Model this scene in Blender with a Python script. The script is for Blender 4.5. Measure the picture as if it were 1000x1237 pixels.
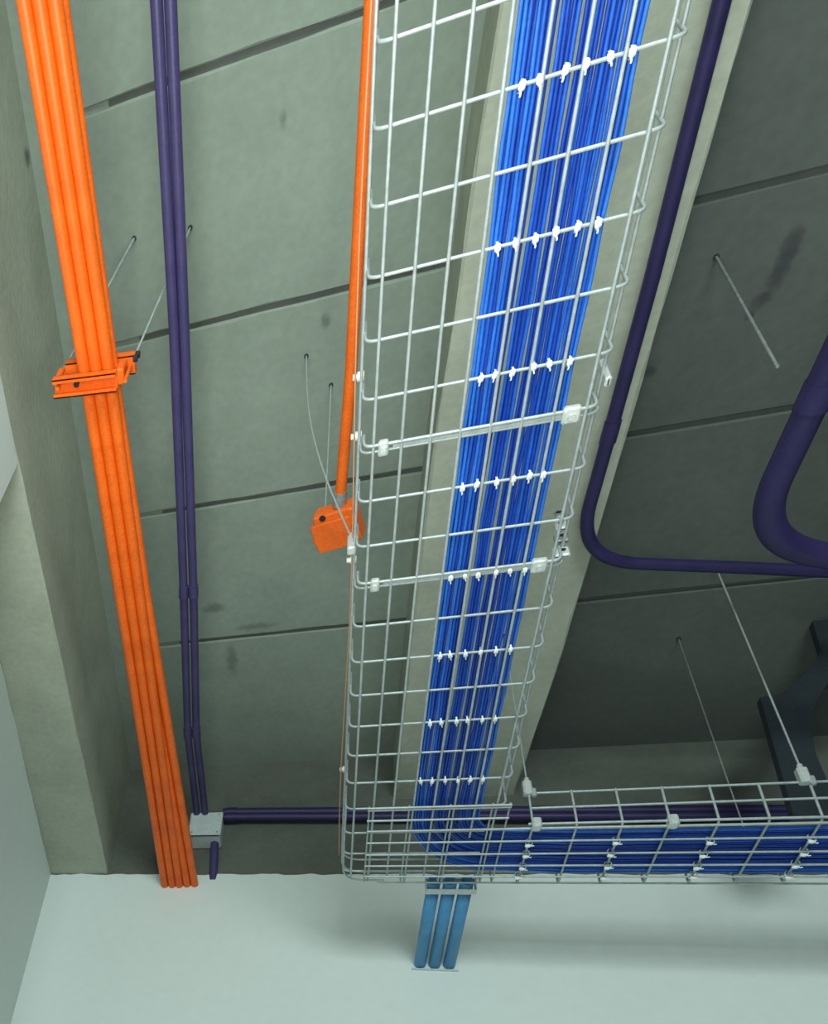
import bpy, math, random
from mathutils import Vector, Matrix
random.seed(7)
C = bpy.context.scene.collection
for o in list(bpy.data.objects): bpy.data.objects.remove(o)
ZT = 3.5                                   # height of the tray bottom above the floor

# ------------------------------------------------------------------ camera
M = [[0.9191473492685263, 0.29782692381919607, 0.2578124779389793],
     [0.024416555375042753, 0.6101553693459066, -0.7919054596869362],
     [-0.39315643471302786, 0.7341726967864952, 0.5535507827986386]]
CL = Vector((-0.03231528, -0.30813647, -1.89555666 + ZT))
F, CX, CY = 1025.956, -41.225, 1120.382
cd = bpy.data.cameras.new('camera'); cam = bpy.data.objects.new('camera', cd); C.objects.link(cam)
cd.sensor_fit = 'HORIZONTAL'; cd.sensor_width = 36; cd.lens = 36 * F / 1000
cd.shift_x = (500 - CX) / 1000; cd.shift_y = (CY - 618.5) / 1000
cd.clip_start = 0.01
r, d, f_ = (Vector(v) for v in M)
cam.matrix_world = Matrix(((r.x, -d.x, -f_.x, CL.x), (r.y, -d.y, -f_.y, CL.y), (r.z, -d.z, -f_.z, CL.z), (0, 0, 0, 1)))
sc = bpy.context.scene
sc.camera = cam

# ------------------------------------------------------------------ world and light
w = bpy.data.worlds.new('world'); sc.world = w; w.use_nodes = True
bg = w.node_tree.nodes['Background']; bg.inputs[0].default_value = (0.86, 1.0, 0.95, 1); bg.inputs[1].default_value = 0.04

def lamp(name, kind, loc, target, energy, color, **kw):
    l = bpy.data.lights.new(name, kind); l.energy = energy; l.color = color
    for k, v in kw.items(): setattr(l, k, v)
    o = bpy.data.objects.new(name, l); C.objects.link(o); o.location = loc
    o.rotation_euler = (Vector(target) - Vector(loc)).to_track_quat('-Z', 'Y').to_euler()
    return o
# unseen spot added beside the camera, aimed up to brighten the left bay
lamp('fill_spot', 'SPOT', (-0.15, -0.25, 1.85), (-0.05, 0.06, 4.5), 225, (0.95, 1.0, 0.92), spot_size=math.radians(90), spot_blend=1.0, shadow_soft_size=0.45)
# unseen area light added far behind the camera to brighten the white walls
lamp('rear_fill_light', 'AREA', (0.7, -4.2, 2.3), (-0.6, 2.2, 2.9), 250, (0.86, 1.0, 0.98), size=2.0, size_y=1.4, shape='RECTANGLE')

vs = sc.view_settings
vs.view_transform = 'Standard'; vs.look = 'None'; vs.exposure = -0.22; vs.gamma = 1.0; vs.use_curve_mapping = False

# ------------------------------------------------------------------ materials
def mat(name, col, rough=0.5, metal=0.0, noise=None, scale=20, bump=0.0, bscale=60, stains=(), spec=0.4, pores=.13):
    m = bpy.data.materials.new(name); m.use_nodes = True
    nt = m.node_tree; N = nt.nodes; L = nt.links; b = N['Principled BSDF']
    b.inputs['Roughness'].default_value = rough; b.inputs['Metallic'].default_value = metal
    b.inputs['Specular IOR Level'].default_value = spec
    b.inputs['Base Color'].default_value = (*col, 1)
    if not (noise or bump): return m
    tc = N.new('ShaderNodeTexCoord')
    last = None
    if noise:
        n1 = N.new('ShaderNodeTexNoise'); n1.inputs['Scale'].default_value = scale; n1.inputs['Detail'].default_value = 7; n1.inputs['Roughness'].default_value = 0.62
        L.new(tc.outputs['Object'], n1.inputs['Vector'])
        rp = N.new('ShaderNodeValToRGB')
        rp.color_ramp.elements[0].position = 0.3; rp.color_ramp.elements[0].color = (*noise[0], 1)
        rp.color_ramp.elements[1].position = 0.72; rp.color_ramp.elements[1].color = (*noise[1], 1)
        e = rp.color_ramp.elements.new(0.5); e.color = (*col, 1)
        L.new(n1.outputs['Fac'], rp.inputs['Fac']); last = rp.outputs['Color']
        # pores and small pits
        n2 = N.new('ShaderNodeTexNoise'); n2.inputs['Scale'].default_value = scale * 14; n2.inputs['Detail'].default_value = 3
        L.new(tc.outputs['Object'], n2.inputs['Vector'])
        mr = N.new('ShaderNodeMapRange'); mr.inputs['From Min'].default_value = 0.3; mr.inputs['From Max'].default_value = 0.7
        mr.inputs['To Min'].default_value = 1 - pores; mr.inputs['To Max'].default_value = 1 + pores
        L.new(n2.outputs['Fac'], mr.inputs['Value'])
        mx = N.new('ShaderNodeMix'); mx.data_type = 'RGBA'; mx.blend_type = 'MULTIPLY'; mx.inputs[0].default_value = 1
        L.new(last, mx.inputs[6]); L.new(mr.outputs[0], mx.inputs[7]); last = mx.outputs[2]
    for (p, rad, strength, scol) in stains:
        mp = N.new('ShaderNodeMapping'); mp.vector_type = 'TEXTURE'
        mp.inputs['Location'].default_value = p; mp.inputs['Scale'].default_value = rad
        nn = N.new('ShaderNodeTexNoise'); nn.inputs['Scale'].default_value = 30; nn.inputs['Detail'].default_value = 3
        L.new(tc.outputs['Object'], nn.inputs['Vector'])
        va = N.new('ShaderNodeVectorMath'); va.operation = 'MULTIPLY_ADD'
        va.inputs[1].default_value = (0.03, 0.03, 0.03)
        L.new(nn.outputs['Color'], va.inputs[0]); L.new(tc.outputs['Object'], va.inputs[2])
        L.new(va.outputs[0], mp.inputs['Vector'])
        ln = N.new('ShaderNodeVectorMath'); ln.operation = 'LENGTH'; L.new(mp.outputs[0], ln.inputs[0])
        mr = N.new('ShaderNodeMapRange'); mr.interpolation_type = 'SMOOTHSTEP'
        mr.inputs['From Min'].default_value = 1.0; mr.inputs['From Max'].default_value = 0.3; mr.inputs['To Min'].default_value = 0; mr.inputs['To Max'].default_value = strength
        L.new(ln.outputs['Value'], mr.inputs['Value'])
        mx = N.new('ShaderNodeMix'); mx.data_type = 'RGBA'
        L.new(mr.outputs[0], mx.inputs[0]); L.new(last, mx.inputs[6]); mx.inputs[7].default_value = (*scol, 1); last = mx.outputs[2]
    if last: L.new(last, b.inputs['Base Color'])
    if bump:
        n3 = N.new('ShaderNodeTexNoise'); n3.inputs['Scale'].default_value = bscale; n3.inputs['Detail'].default_value = 6
        L.new(tc.outputs['Object'], n3.inputs['Vector'])
        bp = N.new('ShaderNodeBump'); bp.inputs['Strength'].default_value = bump; bp.inputs['Distance'].default_value = 0.01
        L.new(n3.outputs['Fac'], bp.inputs['Height']); L.new(bp.outputs[0], b.inputs['Normal'])
    return m

DK = (0.05, 0.05, 0.058)
SL = (0.243, 0.288, 0.244)
def cc(c, k): return tuple(x * k for x in c)
m_slab = mat('slab_concrete', SL, 0.9, 0, (cc(SL, .9), cc(SL, 1.1)), 3.2, 0.12, 40, spec=0.2, pores=.05, stains=[
    ((-0.069, 0.746, 1.1), (0.02, 0.03, 0.05), .5, DK), ((-0.173, 0.27, 1.1), (0.012, 0.03, 0.05), .4, DK),
    ((-0.45, 1.62, 1.1), (0.06, 0.03, 0.05), .5, DK), ((-0.3, 1.72, 1.1), (0.12, 0.02, 0.05), .4, DK), ((-0.40, 1.86, 1.1), (0.03, 0.10, 0.05), .45, DK)])
SR = (0.108, 0.120, 0.110)  # darker concrete tone for the right-hand bay and the slab above the panels
m_slab_r = mat('slab_concrete_dark', SR, 0.9, 0, (cc(SR, .88), cc(SR, 1.1)), 3.0, 0.12, 40, spec=0.2, pores=.06, stains=[
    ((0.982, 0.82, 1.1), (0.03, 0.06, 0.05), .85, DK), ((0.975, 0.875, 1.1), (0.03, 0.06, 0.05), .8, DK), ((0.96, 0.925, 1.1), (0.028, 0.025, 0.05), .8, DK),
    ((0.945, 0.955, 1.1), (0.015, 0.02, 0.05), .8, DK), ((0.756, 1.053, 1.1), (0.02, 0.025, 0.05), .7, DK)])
BM = (0.41, 0.435, 0.355)
m_beam = mat('beam_concrete', BM, 0.88, 0, (cc(BM, .85), cc(BM, 1.1)), 4.0, 0.15, 45, spec=0.2, pores=.06, stains=[
    ((-0.84, 0.17, 1.08), (0.06, 0.03, 0.05), .7, DK)])
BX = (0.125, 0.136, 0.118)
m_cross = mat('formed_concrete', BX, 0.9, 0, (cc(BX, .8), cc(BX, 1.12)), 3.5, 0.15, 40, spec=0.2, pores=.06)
m_wall = mat('white_plaster', (0.72, 0.79, 0.76), 0.7, 0, ((0.705, 0.775, 0.745), (0.735, 0.805, 0.775)), 2.0, 0.02, 120, spec=0.3, pores=.015)
m_floor = mat('screed_floor', (0.42, 0.42, 0.40), 0.8, 0, ((0.36, 0.36, 0.34), (0.46, 0.46, 0.44)), 2.0)
m_wire = mat('galvanised_wire', (0.42, 0.47, 0.47), 0.42, 0.2, ((0.34, 0.39, 0.39), (0.50, 0.55, 0.55)), 60, spec=0.6)
m_zinc = mat('zinc_plate', (0.60, 0.64, 0.62), 0.45, 0.2, ((0.5, 0.54, 0.52), (0.68, 0.72, 0.7)), 80)
m_orange = mat('orange_paint', (0.86, 0.135, 0.006), 0.42, 0, ((0.75, 0.11, 0.005), (0.92, 0.16, 0.008)), 14, spec=0.45)
m_purple = mat('violet_pvc', (0.055, 0.044, 0.135), 0.42, 0, ((0.045, 0.036, 0.115), (0.065, 0.052, 0.155)), 12, spec=0.4)
m_navy = mat('dark_violet_pvc', (0.026, 0.020, 0.085), 0.45, 0, ((0.02, 0.016, 0.07), (0.032, 0.024, 0.10)), 12, spec=0.35)
m_blue = [mat('blue_cable_jacket_%s' % n, c, 0.4, 0, (cc(c, .85), cc(c, 1.12)), 9, spec=0.4) for n, c in (
    ('bright', (0.026, 0.155, 0.62)), ('mid', (0.014, 0.095, 0.50)), ('deep', (0.007, 0.045, 0.34)))]
m_teal = mat('light_blue_conduit_plastic', (0.085, 0.30, 0.56), 0.5, 0, ((0.07, 0.27, 0.51), (0.1, 0.34, 0.62)), 20)
m_white = mat('white_nylon', (0.86, 0.9, 0.86), 0.4)
m_dark = mat('dark_hole', (0.02, 0.02, 0.022), 0.9)
m_box = mat('pale_grey_enamel', (0.55, 0.62, 0.62), 0.45, 0, ((0.5, 0.57, 0.57), (0.6, 0.67, 0.67)), 18)
m_sheet = mat('dark_blue_sheet_steel', (0.020, 0.028, 0.036), 0.6, 0, ((0.016, 0.022, 0.03), (0.025, 0.034, 0.042)), 8)
m_tan = mat('tan_cord', (0.55, 0.30, 0.16), 0.6)
m_steel = mat('weathered_steel', (0.34, 0.37, 0.37), 0.5, 0.5, ((0.25, 0.28, 0.28), (0.44, 0.47, 0.47)), 70)

# ------------------------------------------------------------------ mesh helpers (tray coordinates, shifted by ZT when linked)
ORG = {}
class MB:
    def __init__(s): s.v = []; s.f = []; s.smooth = set()
    def add(s, v, f, smooth=False):
        n = len(s.v); k = len(s.f); s.v += [tuple(x) for x in v]; s.f += [tuple(i + n for i in q) for q in f]
        if smooth: s.smooth |= set(range(k, len(s.f)))
        return s
    def box(s, a, b, rot=None, about=None):
        (x0, y0, z0), (x1, y1, z1) = a, b
        v = [Vector(p) for p in ((x0, y0, z0), (x1, y0, z0), (x1, y1, z0), (x0, y1, z0), (x0, y0, z1), (x1, y0, z1), (x1, y1, z1), (x0, y1, z1))]
        if rot is not None:
            c = Vector(about) if about else sum(v, Vector()) / 8
            v = [rot @ (p - c) + c for p in v]
        return s.add(v, [(0, 3, 2, 1), (4, 5, 6, 7), (0, 1, 5, 4), (1, 2, 6, 5), (2, 3, 7, 6), (3, 0, 4, 7)])
    def bbox(s, a, b, bev, rot=None, about=None):          # chamfered box
        (x0, y0, z0), (x1, y1, z1) = a, b; e = bev
        rings = []
        for z, i in ((z0, e), (z0 + e, 0), (z1 - e, 0), (z1, e)):
            X0, X1, Y0, Y1 = x0 + i, x1 - i, y0 + i, y1 - i; k = e
            rings.append([(X0 + k, Y0, z), (X1 - k, Y0, z), (X1, Y0 + k, z), (X1, Y1 - k, z), (X1 - k, Y1, z), (X0 + k, Y1, z), (X0, Y1 - k, z), (X0, Y0 + k, z)])
        v = [Vector(p) for q in rings for p in q]
        if rot is not None:
            c = Vector(about) if about else (Vector(a) + Vector(b)) / 2
            v = [rot @ (p - c) + c for p in v]
        f = [tuple(reversed(range(8))), tuple(range(24, 32))]
        for q in range(3):
            for i in range(8): j = (i + 1) % 8; f.append((q * 8 + i, q * 8 + j, q * 8 + 8 + j, q * 8 + 8 + i))
        return s.add(v, f)
    def tube(s, pts, r, n=8, cap=True, rr=None):
        pts = [Vector(p) for p in pts]; m = len(pts)
        t = [(pts[min(i + 1, m - 1)] - pts[max(i - 1, 0)]).normalized() for i in range(m)]
        u = t[0].orthogonal().normalized(); v = []
        for i in range(m):
            u = (u - t[i] * u.dot(t[i])).normalized(); b = t[i].cross(u)
            R = rr[i] if rr else r
            for k in range(n):
                a = 2 * math.pi * k / n; v.append(pts[i] + (u * math.cos(a) + b * math.sin(a)) * R)
        f = [(i * n + k, i * n + (k + 1) % n, i * n + n + (k + 1) % n, i * n + n + k) for i in range(m - 1) for k in range(n)]
        s.add(v, f, True)
        if cap: s.add(v[:n], [tuple(reversed(range(n)))]); s.add(v[-n:], [tuple(range(n))])
        return s
    def pipe_open(s, a, b, r, ri, n=20):                     # hollow pipe with wall thickness
        a, b = Vector(a), Vector(b); t = (b - a).normalized(); u = t.orthogonal().normalized(); w_ = t.cross(u)
        v = []
        for p, R in ((a, r), (b, r), (b, ri), (a, ri)):
            v += [p + (u * math.cos(2 * math.pi * k / n) + w_ * math.sin(2 * math.pi * k / n)) * R for k in range(n)]
        f = []
        for q in range(4):
            for k in range(n):
                j = (k + 1) % n; Q = (q + 1) % 4; f.append((q * n + k, q * n + j, Q * n + j, Q * n + k))
        return s.add(v, f, True)
    def prism(s, poly, axis, a, b):
        n = len(poly)
        def P(p, q): return (p[0], q, p[1]) if axis == 'y' else (p[0], p[1], q)
        v = [P(p, a) for p in poly] + [P(p, b) for p in poly]
        return s.add(v, [tuple(range(n)), tuple(reversed(range(n, 2 * n)))] + [(i, i + n, (i + 1) % n + n, (i + 1) % n) for i in range(n)])
    def mesh(s, name, m, origin):
        me = bpy.data.meshes.new(name); o = Vector(origin)
        me.from_pydata([tuple(Vector(p) - o) for p in s.v], [], s.f); me.materials.append(m)
        for i in s.smooth: me.polygons[i].use_smooth = True
        import bmesh
        b = bmesh.new(); b.from_mesh(me); bmesh.ops.recalc_face_normals(b, faces=b.faces); b.to_mesh(me); b.free()
        return me
    def build(s, name, m, parent=None, origin=None):
        if parent is not None: origin = ORG[parent.name]
        elif origin is None:
            k = len(s.v); origin = (sum(p[0] for p in s.v) / k, sum(p[1] for p in s.v) / k, min(p[2] for p in s.v))
        o = bpy.data.objects.new(name, s.mesh(name, m, origin)); C.objects.link(o)
        ORG[o.name] = Vector(origin)
        if parent is not None: o.parent = parent
        else: o.location = Vector(origin) + Vector((0, 0, ZT))
        return o

def tag(o, label=None, cat=None, group=None, kind=None):
    for k, v in (('label', label), ('category', cat), ('group', group), ('kind', kind)):
        if v: o[k] = v
    return o
def thing(name, origin, label, cat, group=None):
    o = bpy.data.objects.new(name, None); C.objects.link(o); o.empty_display_size = 0.05
    o.location = Vector(origin) + Vector((0, 0, ZT)); ORG[o.name] = Vector(origin)
    return tag(o, label, cat, group)
def fillet(pts, rad, n=6):
    pts = [Vector(p) for p in pts]; out = [pts[0]]
    for a, b, c in zip(pts, pts[1:], pts[2:]):
        d1 = (a - b); d2 = (c - b); R = min(rad, d1.length * .49, d2.length * .49)
        p0 = b + d1.normalized() * R; p2 = b + d2.normalized() * R
        for i in range(n + 1):
            t = i / n; out.append(p0 * (1 - t) ** 2 + b * 2 * t * (1 - t) + p2 * t * t)
    return out + [pts[-1]]
def copy_part(src, parent, off):
    c = src.copy(); C.objects.link(c); c.parent = parent; c.location = src.location + Vector(off); ORG[c.name] = ORG[src.name]
    return c

# ------------------------------------------------------------------ the setting
ZS, ZC, ZB, YW = 1.10, 0.85, 0.445, 2.40          # slab, middle beam soffit, left beam soffit / wall head, wall face
def struct(mb, name, m): return tag(mb.build(name, m, None, (0, 0, 0)), kind='structure')
struct(MB().box((-2.2, -4.5, -3.6), (3.6, 2.6, -3.5)), 'floor', m_floor)
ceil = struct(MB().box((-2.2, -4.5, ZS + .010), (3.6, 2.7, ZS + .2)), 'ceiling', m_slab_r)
tag(ceil, 'grey concrete slab above the panels')
def panel_bay(x0, x1, m, seed):
    rnd = random.Random(seed); y = -1.52; i = 0
    seams = [-2.61, -2.065, -1.52, -.975, -.43, .115, .66, 1.205, 1.745, 2.42]
    for a, b in zip(seams, seams[1:]):
        dz = rnd.uniform(-.001, .001); g = .008; mb = MB()
        n = 10; e = .004
        # slab panel with a worn arris along both joints
        rows = ((a + g, .015), (a + g, e * .9), (a + g + e, 0), (b - g - e, 0), (b - g, e * .9), (b - g, .015))
        v = []; 
        for k in range(n + 1):
            x = x0 + (x1 - x0) * k / n
            for q, (yy, zz) in enumerate(rows):
                j = rnd.uniform(-.0025, .0025) if q in (1, 2, 3, 4) else 0
                v.append((x, yy + j, ZS + dz + zz))
        f = [(k * 6 + q, k * 6 + q + 1, k * 6 + 7 + q, k * 6 + 6 + q) for k in range(n) for q in range(5)]
        f += [(0, 1, 2, 3, 4, 5), tuple(n * 6 + q for q in (5, 4, 3, 2, 1, 0))]
        mb.add(v, f); mb.build('ceiling_panel', m, ceil)
panel_bay(-.75, 0.27, m_slab, 1)
MB().add([(-1.0, -4.5, ZS - .003), (-.61, -4.5, ZS + .009), (-.61, YW, ZS + .009), (-1.0, YW, ZS - .003), (-1.0, -4.5, ZS + .03), (-.61, -4.5, ZS + .03), (-.61, YW, ZS + .03), (-1.0, YW, ZS + .03)], [(0, 3, 2, 1), (4, 5, 6, 7), (0, 1, 5, 4), (1, 2, 6, 5), (2, 3, 7, 6), (3, 0, 4, 7)]).build('ceiling_panel', m_slab, ceil)
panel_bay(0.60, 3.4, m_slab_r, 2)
panel_bay(-2.2, -1.2, m_slab, 3)

def beam(name, left, right, z0, z1, m, ys, seed, rough=.003):
    """concrete beam along Y: left/right are functions of y; bottom arrises are slightly chipped"""
    rnd = random.Random(seed); n = 60; v = []; ch = .006
    for k in range(n + 1):
        y = ys[0] + (ys[1] - ys[0]) * k / n; L_, R_ = left(y), right(y)
        j = lambda: rnd.uniform(-rough, rough)
        v += [(L_, y, z1), (L_ + j() * .5, y, z0 + ch + j()), (L_ + ch + j(), y, z0), (R_ - ch + j(), y, z0), (R_ + j() * .5, y, z0 + ch + j()), (R_, y, z1)]
    f = [(k * 6 + q, k * 6 + q + 1, k * 6 + 7 + q, k * 6 + 6 + q) for k in range(n) for q in range(5)]
    f += [(0, 1, 2, 3, 4, 5), tuple(n * 6 + q for q in (5, 4, 3, 2, 1, 0))]
    return struct(MB().add(v, f), name, m)
def lerp(tab):
    def g(y):
        for (a, p), (b, q) in zip(tab, tab[1:]):
            if y <= b: return p + (q - p) * (y - a) / (b - a)
        return tab[-1][1]
    return g
beam('ceiling_beam', lerp([(-5, .25), (.16, .245), (.4, .229), (.7, .222), (1.03, .204), (1.6, .197), (3, .194)]), lerp([(-5, .70), (.26, .684), (.75, .672), (1.26, .662), (1.8, .644), (2.4, .608), (3, .60)]), ZC, ZS + .03, m_beam, (-4.5, YW + .05), 4)
lb_r = lambda y: -.849 - .0325 * (y - .667)
lb_l = lambda y: -1.034 - .072 * (y - .667)
beam('ceiling_beam', lambda y: lb_l(y) - .02, lb_r, ZB, ZS + .03, m_beam, (-4.5, YW + .05), 5)
# cross beam over the front wall
rnd = random.Random(9)
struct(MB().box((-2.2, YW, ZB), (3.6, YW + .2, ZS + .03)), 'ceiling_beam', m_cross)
# front wall: plaster 12 mm proud of the beam, with an uneven head
top = []; x = -2.2
while x < 3.6:
    top.append((x, ZB - .004 + rnd.uniform(-.005, .004))); x += rnd.uniform(.02, .05)
top.append((3.6, ZB))
poly = [(3.6, -3.5), (-2.2, -3.5)] + top
struct(MB().prism(poly, 'y', YW - .012, YW + .12), 'wall_front', m_wall)
# left wall: set back under the beam, then flush with the beam's face nearer the camera
def wall_strip(name, x_face, ya, yb, th, m, seed):
    rnd = random.Random(seed); n = 30; v = []
    for k in range(n + 1):
        y = ya + (yb - ya) * k / n; X = x_face(y); zt = ZB - .003 + rnd.uniform(-.004, .003)
        v += [(X, y, -3.5), (X, y, zt), (X - th, y, zt), (X - th, y, -3.5)]
    f = [(k * 4 + q, k * 4 + (q + 1) % 4, k * 4 + 4 + (q + 1) % 4, k * 4 + 4 + q) for k in range(n) for q in range(4)] + [(0, 1, 2, 3), tuple(n * 4 + q for q in (3, 2, 1, 0))]
    return struct(MB().add(v, f), name, m)
wall_strip('wall_left', lb_l, .55, YW, .25, m_wall, 11)
wall_strip('wall_left', lambda y: lb_r(y) + .002, -4.5, .667, .2, m_wall, 12)

# ------------------------------------------------------------------ wire cable tray running to the wall
RW = .0030
t1 = thing('wire_cable_tray', (0.2, .5, 0), 'long galvanised wire tray with blue cables running away overhead to the wall', 'cable tray')
H = .10; Y0 = -.85
# cross wires (each a U)
def u_wire(x0, x1, h, z=.0052, rad=.02):
    return fillet([(x0, 0, h), (x0, 0, z), (x1, 0, z), (x1, 0, h)], rad, 6)
first = None; lab = {}
cm = MB().tube(u_wire(.003, .397, H), RW, 7)
for k in range(-8, 17):
    if first is None:
        first = cm.build('cross_wire', m_wire, t1); first.location = (0, .1 * k, 0); base_k = k
    else: copy_part(first, t1, (0, .1 * (k - base_k), 0))
for y in (1.70, 1.79, 1.87):                     # last ones have no right side: the cables turn off there
    MB().tube(fillet([(.003, y, H), (.003, y, .0052), (.36, y, .0052)], .02, 6), RW, 7).build('cross_wire', m_wire, t1)
for i in range(8):
    X = .025 + .05 * i
    MB().tube([(X, Y0, 0), (X, .5, 0), (X, 1.89 if i < 5 else 1.72, 0)], RW, 7).build('long_wire', m_wire, t1)
for z in (.05, H):                                # left side wires bend round into the far side of the other tray
    MB().tube(fillet([(-.001, Y0, z), (-.001, 1.0, z), (-.001, 1.924, z), (.12, 1.924, z)], .075, 10), RW, 7).build('side_wire', m_wire, t1)
    MB().tube([(.3985, Y0, z), (.3985, .7, z), (.3985, 1.60, z)], RW, 7).build('side_wire', m_wire, t1)
MB().tube(fillet([(.004, 1.6, .012), (.002, 1.75, .012), (.004, 1.92, .012), (.12, 1.922, .012)], .075, 10), RW, 7).build('side_wire', m_wire, t1)
# splices: doubled bars with bolted clamps
for ys in (.60, .90):
    sp = MB().tube(fillet([(.008, ys - .014, .05), (.008, ys - .014, .0), (.392, ys - .014, .0), (.392, ys - .014, .05)], .018, 5), RW * 1.1, 7)
    sp.box((.06, ys - .010, .000), (.35, ys - .004, .004))
    s = sp.build('splice_bar', m_wire, t1)
    for xx, w_ in ((.043, .018), (.353, .028)):
        c = MB().bbox((xx - w_ / 2, ys - .021, -.006), (xx + w_ / 2, ys + .008, .009), .003)
        c.tube([(xx, ys - .006, -.006), (xx, ys - .006, -.012)], .006, 6)
        c.build('splice_clamp', m_zinc, s)
# bolts on the tray's left side
for y in (.487, .60, .875, 1.52):
    MB().tube([(.004, y, .085), (-.008, y, .085)], .009, 12).tube([(-.008, y, .085), (-.016, y, .085)], .006, 6).build('bolt', m_white, t1)

# ------------------------------------------------------------------ wire cable tray along the wall
t2 = thing('wire_cable_tray', (1.0, 1.8, -.006), 'galvanised wire tray with hanger clips running sideways along the white wall', 'cable tray')
ZL = -.006
XE = 2.3
for i, y in enumerate((1.733, 1.785, 1.835, 1.883)):
    MB().tube([(.062, y, ZL), (1.0, y, ZL), (XE, y, ZL)], RW, 7).build('long_wire', m_wire, t2)
MB().tube([(.062, 1.688, ZL + .004), (1., 1.686, ZL + .004), (XE, 1.68, ZL + .004)], RW * 1.25, 7).build('long_wire', m_wire, t2)
MB().tube([(.46, 1.678, ZL + .012), (1., 1.674, ZL + .012), (XE, 1.668, ZL + .012)], RW * 1.25, 7).build('long_wire', m_wire, t2)
MB().tube([(.10, 1.918, ZL + .006), (1., 1.918, ZL + .006), (XE, 1.918, ZL + .006)], RW, 7).build('long_wire', m_wire, t2)
for z in (.064, .122):
    MB().tube([(.468, 1.676, z), (1., 1.672, z + .004), (XE, 1.666, z + .012)], RW * 1.15, 7).build('side_wire', m_wire, t2)
# left of the junction the near side has been cut and folded down flat
for y in (1.590, 1.598, 1.640):
    MB().tube([(.06, y, ZL), (.25, y, ZL), (.408, y, ZL)], RW * 1.1, 7).build('side_wire', m_wire, t2)
for z in (.05, .10):
    MB().tube([(.12, 1.924, z), (1., 1.924, z), (XE, 1.924, z)], RW, 7).build('side_wire', m_wire, t2)
fs = None
for k in range(20):
    X = .37 + .1 * k
    if k == 0: continue
    h = .124
    pts = fillet([(X, 1.672, h), (X, 1.676, ZL + .004), (X, 1.918, ZL + .004), (X, 1.922, .10)], .014, 5)
    if fs is None:
        fs = MB().tube(pts, RW, 7).build('cross_wire', m_wire, t2); k0 = k
    else: copy_part(fs, t2, (.1 * (k - k0), 0, .0009 * (k - k0)))
for X in (.064, .074, .165, .175, .265, .275, .365, .375, .405):
    pts = fillet([(X, 1.588, ZL + .005), (X, 1.7, ZL + .005), (X, 1.916, ZL + .004), (X, 1.922, .05)], .014, 5)
    MB().tube(pts, RW * .8, 6).build('cross_wire', m_wire, t2)
for X in (.478, .775):
    MB().bbox((X - .011, 1.662, -.014), (X + .011, 1.69, .02), .004).build('splice_clamp', m_zinc, t2)

# ------------------------------------------------------------------ blue cables, tied in six bundles
rnd = random.Random(21)
BC = (.196, .221, .250, .278, .304, .331)
ordn = ('first', 'second', 'third', 'fourth', 'fifth', 'sixth')
RC = .0031
def wob(seed):
    q = random.Random(seed); a = [(q.uniform(.6, 1), q.uniform(2.5, 9), q.uniform(0, 6.28)) for _ in range(3)]
    return lambda s: sum(A * math.sin(Fq * s + p) for A, Fq, p in a) / 3
for b, xc in enumerate(BC):
    bw = wob(9000 + b * 17)
    for c in range(7):
        layer = 0 if c < 4 else 1
        off = (c - 1.5) * .0062 if layer == 0 else (c - 5) * .0062
        wx, wz = wob(b * 97 + c * 13), wob(b * 31 + c * 7 + 500)
        lane = xc + off
        drift = rnd.uniform(-.002, .002)
        z0 = .0115 + layer * .0056
        pts = []
        def side(s, tie_s):
            # 1 at mid-span between ties, 0 at a tie
            ph = (s - tie_s) / .2; return 0.5 - 0.5 * math.cos(2 * math.pi * ph)
        ye = 1.640
        n = 64
        for i in range(n + 1):
            y = Y0 - .05 + (ye - Y0 + .05) * i / n
            sp = side(y, .1)
            squeeze = 1.0 + .10 * sp
            shb = bw(y * 1.3) * .0025 * sp
            shift = -.010 * max(0, min(1, (y - .3) / 1.2)) * (1 - b / 7)
            pts.append((xc + off * squeeze + shift + shb + (wx(y * 2.2) * .0022 + drift * .3) * (.25 + .75 * sp), y, z0 + wz(y) * .0018 * sp + layer * .0012 * sp))
        # concentric turn into the other tray: right-hand lanes on the inside
        px, py, pz = pts[-1]
        cx, cy = .405, ye
        R = cx - px
        for i in range(1, 13):
            a = math.pi * .5 * i / 12
            pts.append((cx - R * math.cos(a), cy + R * math.sin(a) * 1.0, pz))
        yt = cy + R
        for i in range(1, 34):
            X = cx + (XE - .05 - cx) * i / 33
            sp = .5 - .5 * math.cos(2 * math.pi * (X - .47) / .2)
            pts.append((X, yt + wx(X * 2 + 3) * .003 * sp + .012 * min(1, (X - cx) / .2), pz + wz(X) * .0015))
        cb = MB().tube(pts, RC, 7).build('network_cable', m_blue[(0, 1, 0, 2, 1, 1, 2, 0, 2)[(c * 2 + b * 2) % 9]], None, (xc, .5, 0))
        tag(cb, ('%s blue cable from left on the underside of the %s blue bundle in long tray' % (ordn[c], ordn[b])) if layer == 0 else 'blue cable in the hidden upper layer of the %s blue bundle from left' % ordn[b], 'cable', 'blue cables of the %s bundle' % ordn[b])

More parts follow.
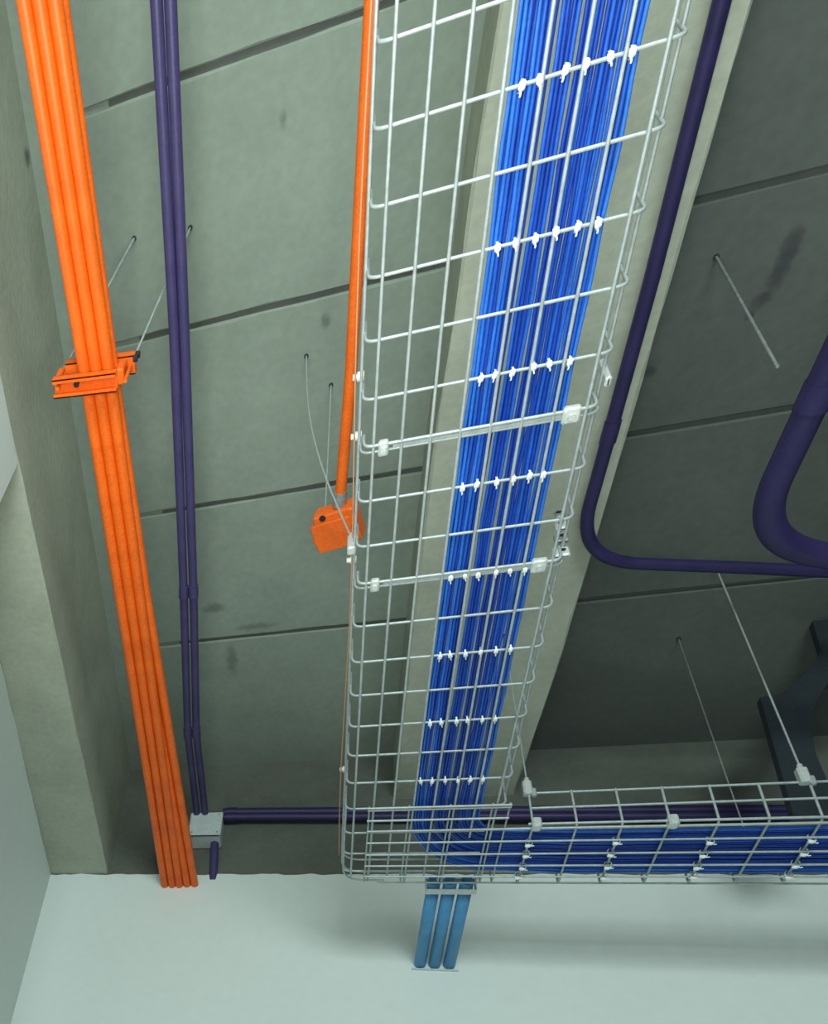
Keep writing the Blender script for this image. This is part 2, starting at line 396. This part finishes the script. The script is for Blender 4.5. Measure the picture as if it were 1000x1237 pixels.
# cable ties: strap loop, ratchet head and clipped tail
def tie_mesh(along_x):
    # the strap loops round the cross wire and the cables above it
    m = MB(); n = 14; v = []
    for k in range(n):
        a = 2 * math.pi * k / n; cy_, cz_ = math.cos(a), math.sin(a)
        for w_, q in ((-.0016, 1.0), (.0016, 1.0), (.0016, 1.18), (-.0016, 1.18)):
            v.append((w_, .0062 * cy_ * q, .0075 + .0095 * cz_ * q))
    f = [(k * 4 + q, k * 4 + (q + 1) % 4, ((k + 1) % n) * 4 + (q + 1) % 4, ((k + 1) % n) * 4 + q) for k in range(n) for q in range(4)]
    m.add(v, f)
    m.bbox((-.0040, -.0085, -.0058), (.0040, .0030, .0008), .0022)
    m.tube([(0, .002, -.003), (.0004, .006, -.004), (.0004, .0085, -.003)], .0013, 5)
    if not along_x: m.v = [(y, x, z) for x, y, z in m.v]
    return m
tm1 = tie_mesh(True).mesh('cable_tie', m_white, (0, 0, 0)); tm2 = tie_mesh(False).mesh('cable_tie', m_white, (0, 0, 0))
def place_tie(me, p, rz, sc_, label, group):
    o = bpy.data.objects.new('cable_tie', me); C.objects.link(o); o.location = Vector(p) + Vector((0, 0, ZT)); o.rotation_euler = (0, 0, rz); o.scale = (sc_,) * 3
    tag(o, label, 'cable tie', group)
rows_t = (-.5, -.3, -.1, .1, .3, .5, .7, .9, 1.1, 1.3, 1.5)
vis = rows_t[3:]
on2 = ('nearest', 'second', 'third', 'fourth', 'fifth', 'sixth', 'seventh', 'farthest')
for y in vis:
    for b, xc in enumerate(BC):
        sh = -.010 * max(0, min(1, (y - .3) / 1.2)) * (1 - b / 7)
        place_tie(tm1, (xc + sh + rnd.uniform(-.003, .003), y + rnd.uniform(-.002, .002), -.0015), rnd.uniform(-.25, .25), rnd.uniform(1.0, 1.18),
                  'white cable tie on the %s blue bundle from left, %s tied row of long tray' % (ordn[b], on2[vis.index(y)]), 'cable ties on the long tray')
for q, X in enumerate((.47, .67, .87, 1.07)):
    for j, y in enumerate((1.742, 1.79, 1.838, 1.882)):
        place_tie(tm2, (X + rnd.uniform(-.003, .003), y + rnd.uniform(-.004, .004), -.011), rnd.uniform(-.25, .25), 1.25,
                  'white cable tie on the %s tied crosswire of the sideways tray, %s from the wall' % (ordn[q], ('fourth', 'third', 'second', 'nearest')[j]), 'cable ties on the sideways tray')

# ------------------------------------------------------------------ orange conduits with their trapeze clamp
RO = .0148
paths = [
    ([(-.585, -.95, .38), (-.610, .52, .38), (-.657, YW, .38)], 'leftmost orange conduit of the thick bundle entering the white wall'),
    ([(-.557, -.95, .38), (-.581, .52, .38), (-.627, YW, .38)], 'second orange conduit from left in the thick bundle'),
    ([(-.529, -.95, .38), (-.552, .52, .38), (-.598, YW, .38)], 'third orange conduit from left in the thick bundle'),
    ([(-.522, -.95, .406), (-.548, .52, .406), (-.553, 1.1, .406), (-.537, YW, .385)], 'rightmost orange conduit that splays away from the thick bundle towards wall'),
    ([(-.546, -.95, .406), (-.573, .52, .406), (-.575, 1.5, .406), (-.567, YW, .383)], 'orange conduit lying behind the thick bundle, fourth from left at wall')]
for pts, lb in paths:
    P = [Vector(p) for p in pts]; dense = []
    for a, b in zip(P, P[1:]):
        for i in range(10): dense.append(a + (b - a) * i / 10)
    dense.append(P[-1] + Vector((0, .02, 0)))
    tag(MB().tube(dense, RO, 16).build('orange_conduit', m_orange), lb, 'conduit', 'orange conduits in the thick bundle')
tr = thing('trapeze_clamp', (-.59, .47, .34), 'orange painted double strut clamp with bolts holding the orange conduits', 'clamp')
def channel(x0, x1, y0, y1, z0, z1, down):
    t = .0028; m = MB(); lip = .009
    zt, zo = (z1, z0) if down else (z0, z1); sg = 1 if down else -1
    m.box((x0, y0, min(zt, zt - sg * t)), (x1, y1, max(zt, zt - sg * t)))
    m.box((x0, y0, z0), (x1, y0 + t, z1)); m.box((x0, y1 - t, z0), (x1, y1, z1))
    m.box((x0, y0, min(zo, zo + sg * t)), (x1, y0 + lip, max(zo, zo + sg * t))); m.box((x0, y1 - lip, min(zo, zo + sg * t)), (x1, y1, max(zo, zo + sg * t)))
    return m
rz = Matrix.Rotation(.10, 3, 'Z')
def rotated(mb, about):
    c = Vector(about); mb.v = [tuple(rz @ (Vector(p) - c) + c) for p in mb.v]; return mb
ab = (-.6, .485, .34)
rotated(channel(-.683, -.530, .462, .503, .338, .364, True), ab).build('lower_strut', m_orange, tr)
rotated(channel(-.668, -.498, .462, .503, .428, .458, False), ab).build('upper_strut', m_orange, tr)
for xx in (-.672, -.508):
    b = rotated(MB().tube([(xx, .482, .34), (xx, .482, .50)], .005, 8), ab).build('bolt', m_orange, tr)
    rotated(MB().tube([(xx, .482, .458), (xx, .482, .468)], .011, 6), ab).build('nut', m_steel, b)
rotated(MB().tube([(-.628, .482, .352), (-.628, .482, .36)], .007, 8), ab).build('bolt', m_dark, tr)
rotated(MB().bbox((-.535, .465, .366), (-.515, .50, .43), .003), ab).build('side_plate', m_orange, tr)
for zz, yy in ((.448, .468), (.410, .462)):
    rotated(MB().tube([(-.498, yy, zz), (-.488, yy, zz)], .008, 8), ab).build('bolt', m_dark, tr)
rotated(MB().bbox((-.685, .468, .366), (-.67, .50, .43), .003), ab).build('side_plate', m_orange, tr)

# ceiling rods of the clamp
def rod(name, pts, r, label, cat, group=None, m=m_wire, anchor=True, extra=None):
    t = thing(name, pts[-1], label, cat, group)
    MB().tube(pts, r, 8).build('rod', m, t)
    if anchor:
        p = Vector(pts[0]); MB().tube([p + Vector((0, 0, .004)), p - Vector((0, 0, .004))], .0065, 10).build('anchor', m_sheet, t)
    if extra: extra(t)
    return t
rod('ceiling_rod', [(-.587, .408, ZS), (-.676, .474, .458)], .0035, 'thin steel rod from ceiling to the clamp\'s left end, beside orange conduits', 'rod', 'hanger rods of the clamp')
rod('ceiling_rod', [(-.433, .421, ZS), (-.507, .492, .458)], .0028, 'thin steel rod passing behind the violet pipes to the clamp', 'rod', 'hanger rods of the clamp')

# ------------------------------------------------------------------ single orange conduit with its pull box, left of the tray
t = thing('orange_conduit', (-.01, .4, .487), 'single orange conduit running along the long tray\'s left edge', 'conduit')
MB().tube([(.022, -.95, .5), (-.002, .018, .5), (-.017, .641, .5), (-.034, .955, .5)], .0135, 14).build('tube', m_orange, t)
MB().tube([(-.033, .925, .5), (-.0345, .962, .5)], .0165, 14).build('connector', m_steel, t)
bx = thing('pull_box', (-.035, 1.02, .47), 'square orange pull box hanging askew at the end of the single conduit', 'electrical box')
Rb = Matrix.Rotation(math.radians(-17), 3, 'Z') @ Matrix.Rotation(math.radians(14), 3, 'Y')
bc = (-.035, 1.015, .5)
def rb(mb, R_=Rb, c=bc):
    c = Vector(c); mb.v = [tuple(R_ @ (Vector(p) - c) + c) for p in mb.v]; return mb
rb(MB().bbox((-.088, .965, .478), (.018, 1.065, .528), .004)).build('box_body', m_orange, bx)
rb(MB().bbox((-.098, .985, .474), (.004, 1.070, .4785), .002)).build('cover_plate', m_orange, bx)
rb(MB().tube([(-.060, .972, .4795), (-.060, .972, .4765)], .0085, 14)).build('knockout_hole', m_dark, bx)
rb(MB().bbox((-.104, 1.02, .476), (-.088, 1.045, .492), .003)).build('box_ear', m_orange, bx)
# thin tan cord that follows the tray edge
cp = []
for i in range(40):
    y = Y0 + (1.85 - Y0) * i / 39
    cp.append((-.009 - .004 * math.sin(y * 5), y, .06 + .01 * math.sin(y * 3)))
tag(MB().tube(cp, .0016, 6).build('tan_cord', m_tan), 'thin tan cord running along the left edge of the long tray', 'cord')

# tray suspension wires on the left
a = Vector((-.136, .807, ZS)); e = Vector((-.006, .82, .075)); pts = []
for i in range(25):
    s = i / 24; p = a.lerp(e, s); p.x += -.030 * math.sin(math.pi * s) ; pts.append(p)
def clip_l(t):
    MB().bbox((-.016, .812, .03), (.002, .832, .085), .003).tube([(-.007, .822, .085), (-.007, .822, .1)], .006, 8).build('clip', m_zinc, t)
rod('hanger_wire', pts, .0022, 'bowed thin wire from ceiling to the long tray\'s left side', 'wire', None, m_wire, True, clip_l)
rod('hanger_wire', [(-.067, .901, ZS), (-.068, .935, .8), (-.070, .985, .53)], .0020, 'straight thin wire from ceiling down to the orange pull box', 'wire')

# perforated bracket and wire on the right of the long tray
hb = thing('perforated_bracket', (.4, .88, .03), 'small dark perforated hanger bracket on the long tray\'s right side', 'bracket')
for i, (yy, zz) in enumerate(((.870, .145), (.872, .105), (.880, .070), (.892, .035))):
    MB().bbox((.392 - .004 * i, yy - .006, zz - .017), (.410, yy + .004, zz + .014), .003).build('link', m_steel if i % 2 == 0 else m_zinc, hb)
    MB().tube([(.398, yy - .0075, zz), (.398, yy - .004, zz)], .005, 8).build('hole', m_dark, hb)
hb2 = thing('perforated_bracket', (.405, .56, .03), 'faint grey hanger bracket beside the long tray\'s nearer splice', 'bracket')
MB().bbox((.399, .548, .02), (.409, .566, .10), .003).build('link', m_zinc, hb2)
MB().bbox((.401, .552, .09), (.407, .562, .15), .002).build('hook', m_steel, hb2)

# hangers of the sideways tray
def clip2(x, y, z):
    def g(t):
        MB().bbox((x - .013, y - .012, z - .018), (x + .009, y + .010, z + .035), .004).tube([(x, y, z + .03), (x, y, z + .05)], .006, 8).build('clip', m_zinc, t)
        MB().bbox((x + .006, y - .008, z - .024), (x + .018, y + .006, z + .006), .003).build('clip_jaw', m_wire, t)
    return g
rod('tray_hanger', [(.470, 1.672, ZC), (.470, 1.672, .16)], .0022, 'thin hanger wire with grey clip at the sideways tray\'s left end', 'hanger', None, m_wire, True, clip2(.470, 1.672, .128))
rod('tray_hanger', [(1.062, 1.672, ZS), (1.062, 1.668, .16)], .0024, 'thin bright hanger wire with grey clip near the picture\'s right edge', 'hanger', None, m_wire, True, clip2(1.062, 1.668, .135))
rod('tray_hanger', [(1.033, 1.93, ZS), (1.033, 1.926, .10)], .0019, 'faint hanger wire behind the sideways tray, before the dark bay', 'hanger', None, m_steel)
rod('ceiling_rod', [(.818, .789, ZS), (.803, .789, .46)], .0030, 'loose thin rod hanging from the dark ceiling bay at right', 'rod', None, m_steel)

# ------------------------------------------------------------------ violet pipes
def pipe(name, pts, r, m, label, cat='pipe', group=None, rad=.06, couplings=()):
    t = thing(name, pts[len(pts) // 2], label, cat, group)
    MB().tube(fillet(pts, rad, 10), r, 16).build('tube', m, t)
    for a, b in couplings: MB().tube([a, b], r * 1.18, 16).build('coupling', m, t)
    return t
zp = .72
L1 = [(-.362, -.95, zp), (-.411, -.069, zp), (-.445, .536, zp), (-.501, 1.289, zp), (-.550, 1.882, zp), (-.556, 2.32, .712)]
L2 = [(-.334, -.95, zp), (-.383, -.061, zp), (-.419, .542, zp), (-.470, 1.294, zp), (-.518, 1.885, zp), (-.522, 2.32, .712)]
pipe('violet_pipe', L1, .0135, m_purple, 'left pipe of the violet pair leading to the grey wall box', 'pipe', 'violet pipe pair', .05, [((-.499, 1.27, zp), (-.503, 1.31, zp)), ((-.548, 1.86, zp), (-.552, 1.905, zp))])
pipe('violet_pipe', L2, .0135, m_purple, 'right pipe of the violet pair leading to the grey wall box', 'pipe', 'violet pipe pair', .05, [((-.468, 1.27, zp), (-.472, 1.312, zp)), ((-.516, 1.86, zp), (-.519, 1.905, zp))])
jb = thing('junction_box', (-.515, 2.36, .595), 'pale grey junction box fixed to the concrete above the white wall', 'electrical box')
MB().bbox((-.577, 2.318, .590), (-.452, YW, .715), .006).build('box_body', m_box, jb)
MB().bbox((-.580, 2.310, .587), (-.449, 2.320, .718), .004).build('cover', m_box, jb)
for xx in (-.565, -.464):
    for zz in (.602, .703): MB().tube([(xx, 2.311, zz), (xx, 2.308, zz)], .004, 8).build('screw', m_steel, jb)
pipe('violet_pipe', [(-.478, 2.365, .61), (-.472, 2.375, .52), (-.470, 2.40, .415)], .0165, m_purple, 'short violet pipe dropping from the grey box into the white wall')
for z, y, lb in ((.760, 2.372, 'upper'), (.727, 2.368, 'lower')):
    pipe('violet_pipe', [(-.46, y, z + .012), (-.36, y, z + .012), (0, y, z), (1.0, y, z - .035), (2.6, y, z - .09)], .0185, m_navy, '%s of two dark violet pipes running sideways along the concrete above the wall' % lb, 'pipe', 'sideways violet pipes', .05,
         [((-.445, y, z + .012), (-.40, y, z + .012))])
# right of the long tray
P1 = [(.665, -.95, .82), (.637, .244, .82), (.626, .885, .82), (.604, 1.40, .82), (.80, 1.462, .82), (.99, 1.497, .82), (1.22, 1.545, .82), (2.2, 1.76, .82)]
t = thing('violet_pipe', P1[2], 'dark violet pipe bending right beside the pale beam right of the tray', 'pipe', None)
pp = [Vector(p) for p in ((.640, -.95, .823), (.625, .244, .823), (.625, .7, .823), (.618, 1.05, .823))]
pp += [Vector(p) for p in fillet([(.618, 1.06, .823), (.608, 1.415, .823), (1.0, 1.495, .823)], .22, 14)][1:]
pp += [Vector((1.22, 1.54, .82)), Vector((2.2, 1.75, .82))]
MB().tube(pp, .0165, 16).build('tube', m_navy, t)
MB().tube([(.6190, 1.02, .823), (.6178, 1.075, .823)], .0190, 16).build('coupling', m_navy, t)
t = thing('violet_pipe', (.89, .9, .42), 'thick dark violet pipe with a bend at the picture\'s right edge', 'pipe', None)
pp = [Vector((.955, -.6, .45)), Vector((.912, .45, .45)), Vector((.893, .75, .45))]
pp += fillet([(.886, .86, .45), (.868, 1.185, .45), (1.2, 1.305, .45)], .20, 14)
pp += [Vector((2.0, 1.59, .45))]
MB().tube(pp, .0285, 20).build('tube', m_navy, t)
MB().tube([(.8885, .83, .45), (.8855, .885, .45)], .0315, 20).build('coupling', m_navy, t)

# ------------------------------------------------------------------ three light blue conduits from the tray into the wall
for i, xx in enumerate((.262, .306, .350)):
    t = thing('blue_conduit', (xx, 2.2, .012), ('left', 'middle', 'right')[i] + ' one of three light blue conduits entering the white wall', 'conduit', 'light blue conduits')
    MB().pipe_open((xx - .002, 1.945, .03), (xx - .004, YW + .01, .03), .0185, .0155, 20).build('tube', m_teal, t)
    MB().tube([(xx - .002, 2.0, .03), (xx - .002, 2.003, .03)], .0155, 16).build('dark_bore', m_dark, t)
st = MB().bbox((.238, 1.958, .006), (.374, 1.982, .0105), .0015)
st.box((.238, 1.958, .0105), (.241, 1.982, .05)); st.box((.371, 1.958, .0105), (.374, 1.982, .05)); st.box((.238, 1.958, .05), (.374, 1.982, .053))
tag(st.build('conduit_strap', m_zinc), 'grey metal strap clamping the three light blue conduits', 'strap')
tag(MB().bbox((.232, YW - .02, .004), (.372, YW - .010, .0105), .002).build('wall_lip', m_box), 'thin grey sill under the conduits where they enter the wall', 'sill')

# ------------------------------------------------------------------ dark bent sheet hanging in the right-hand bay
CLT = CL - Vector((0, 0, ZT))
k = (1.90 - CLT.y) / (2.1 - CLT.y)
out = [(1.241, .424), (1.274, .974), (1.332, .984), (1.39, 1.046), (1.452, 1.134), (1.481, 1.198), (1.494, 1.36), (1.66, 1.36), (1.62, 1.15), (1.458, 1.023), (1.404, .924), (1.368, .806), (1.352, .69), (1.351, .56), (1.36, .424)]
poly = [(CLT.x + (x - CLT.x) * k, CLT.z + (z - CLT.z) * k) for x, z in out]
tag(MB().prism(poly, 'y', 1.90, 1.925).build('sheet_bracket', m_sheet), 'dark bent sheet-metal plate hanging in the dark bay above the sideways tray', 'bracket')
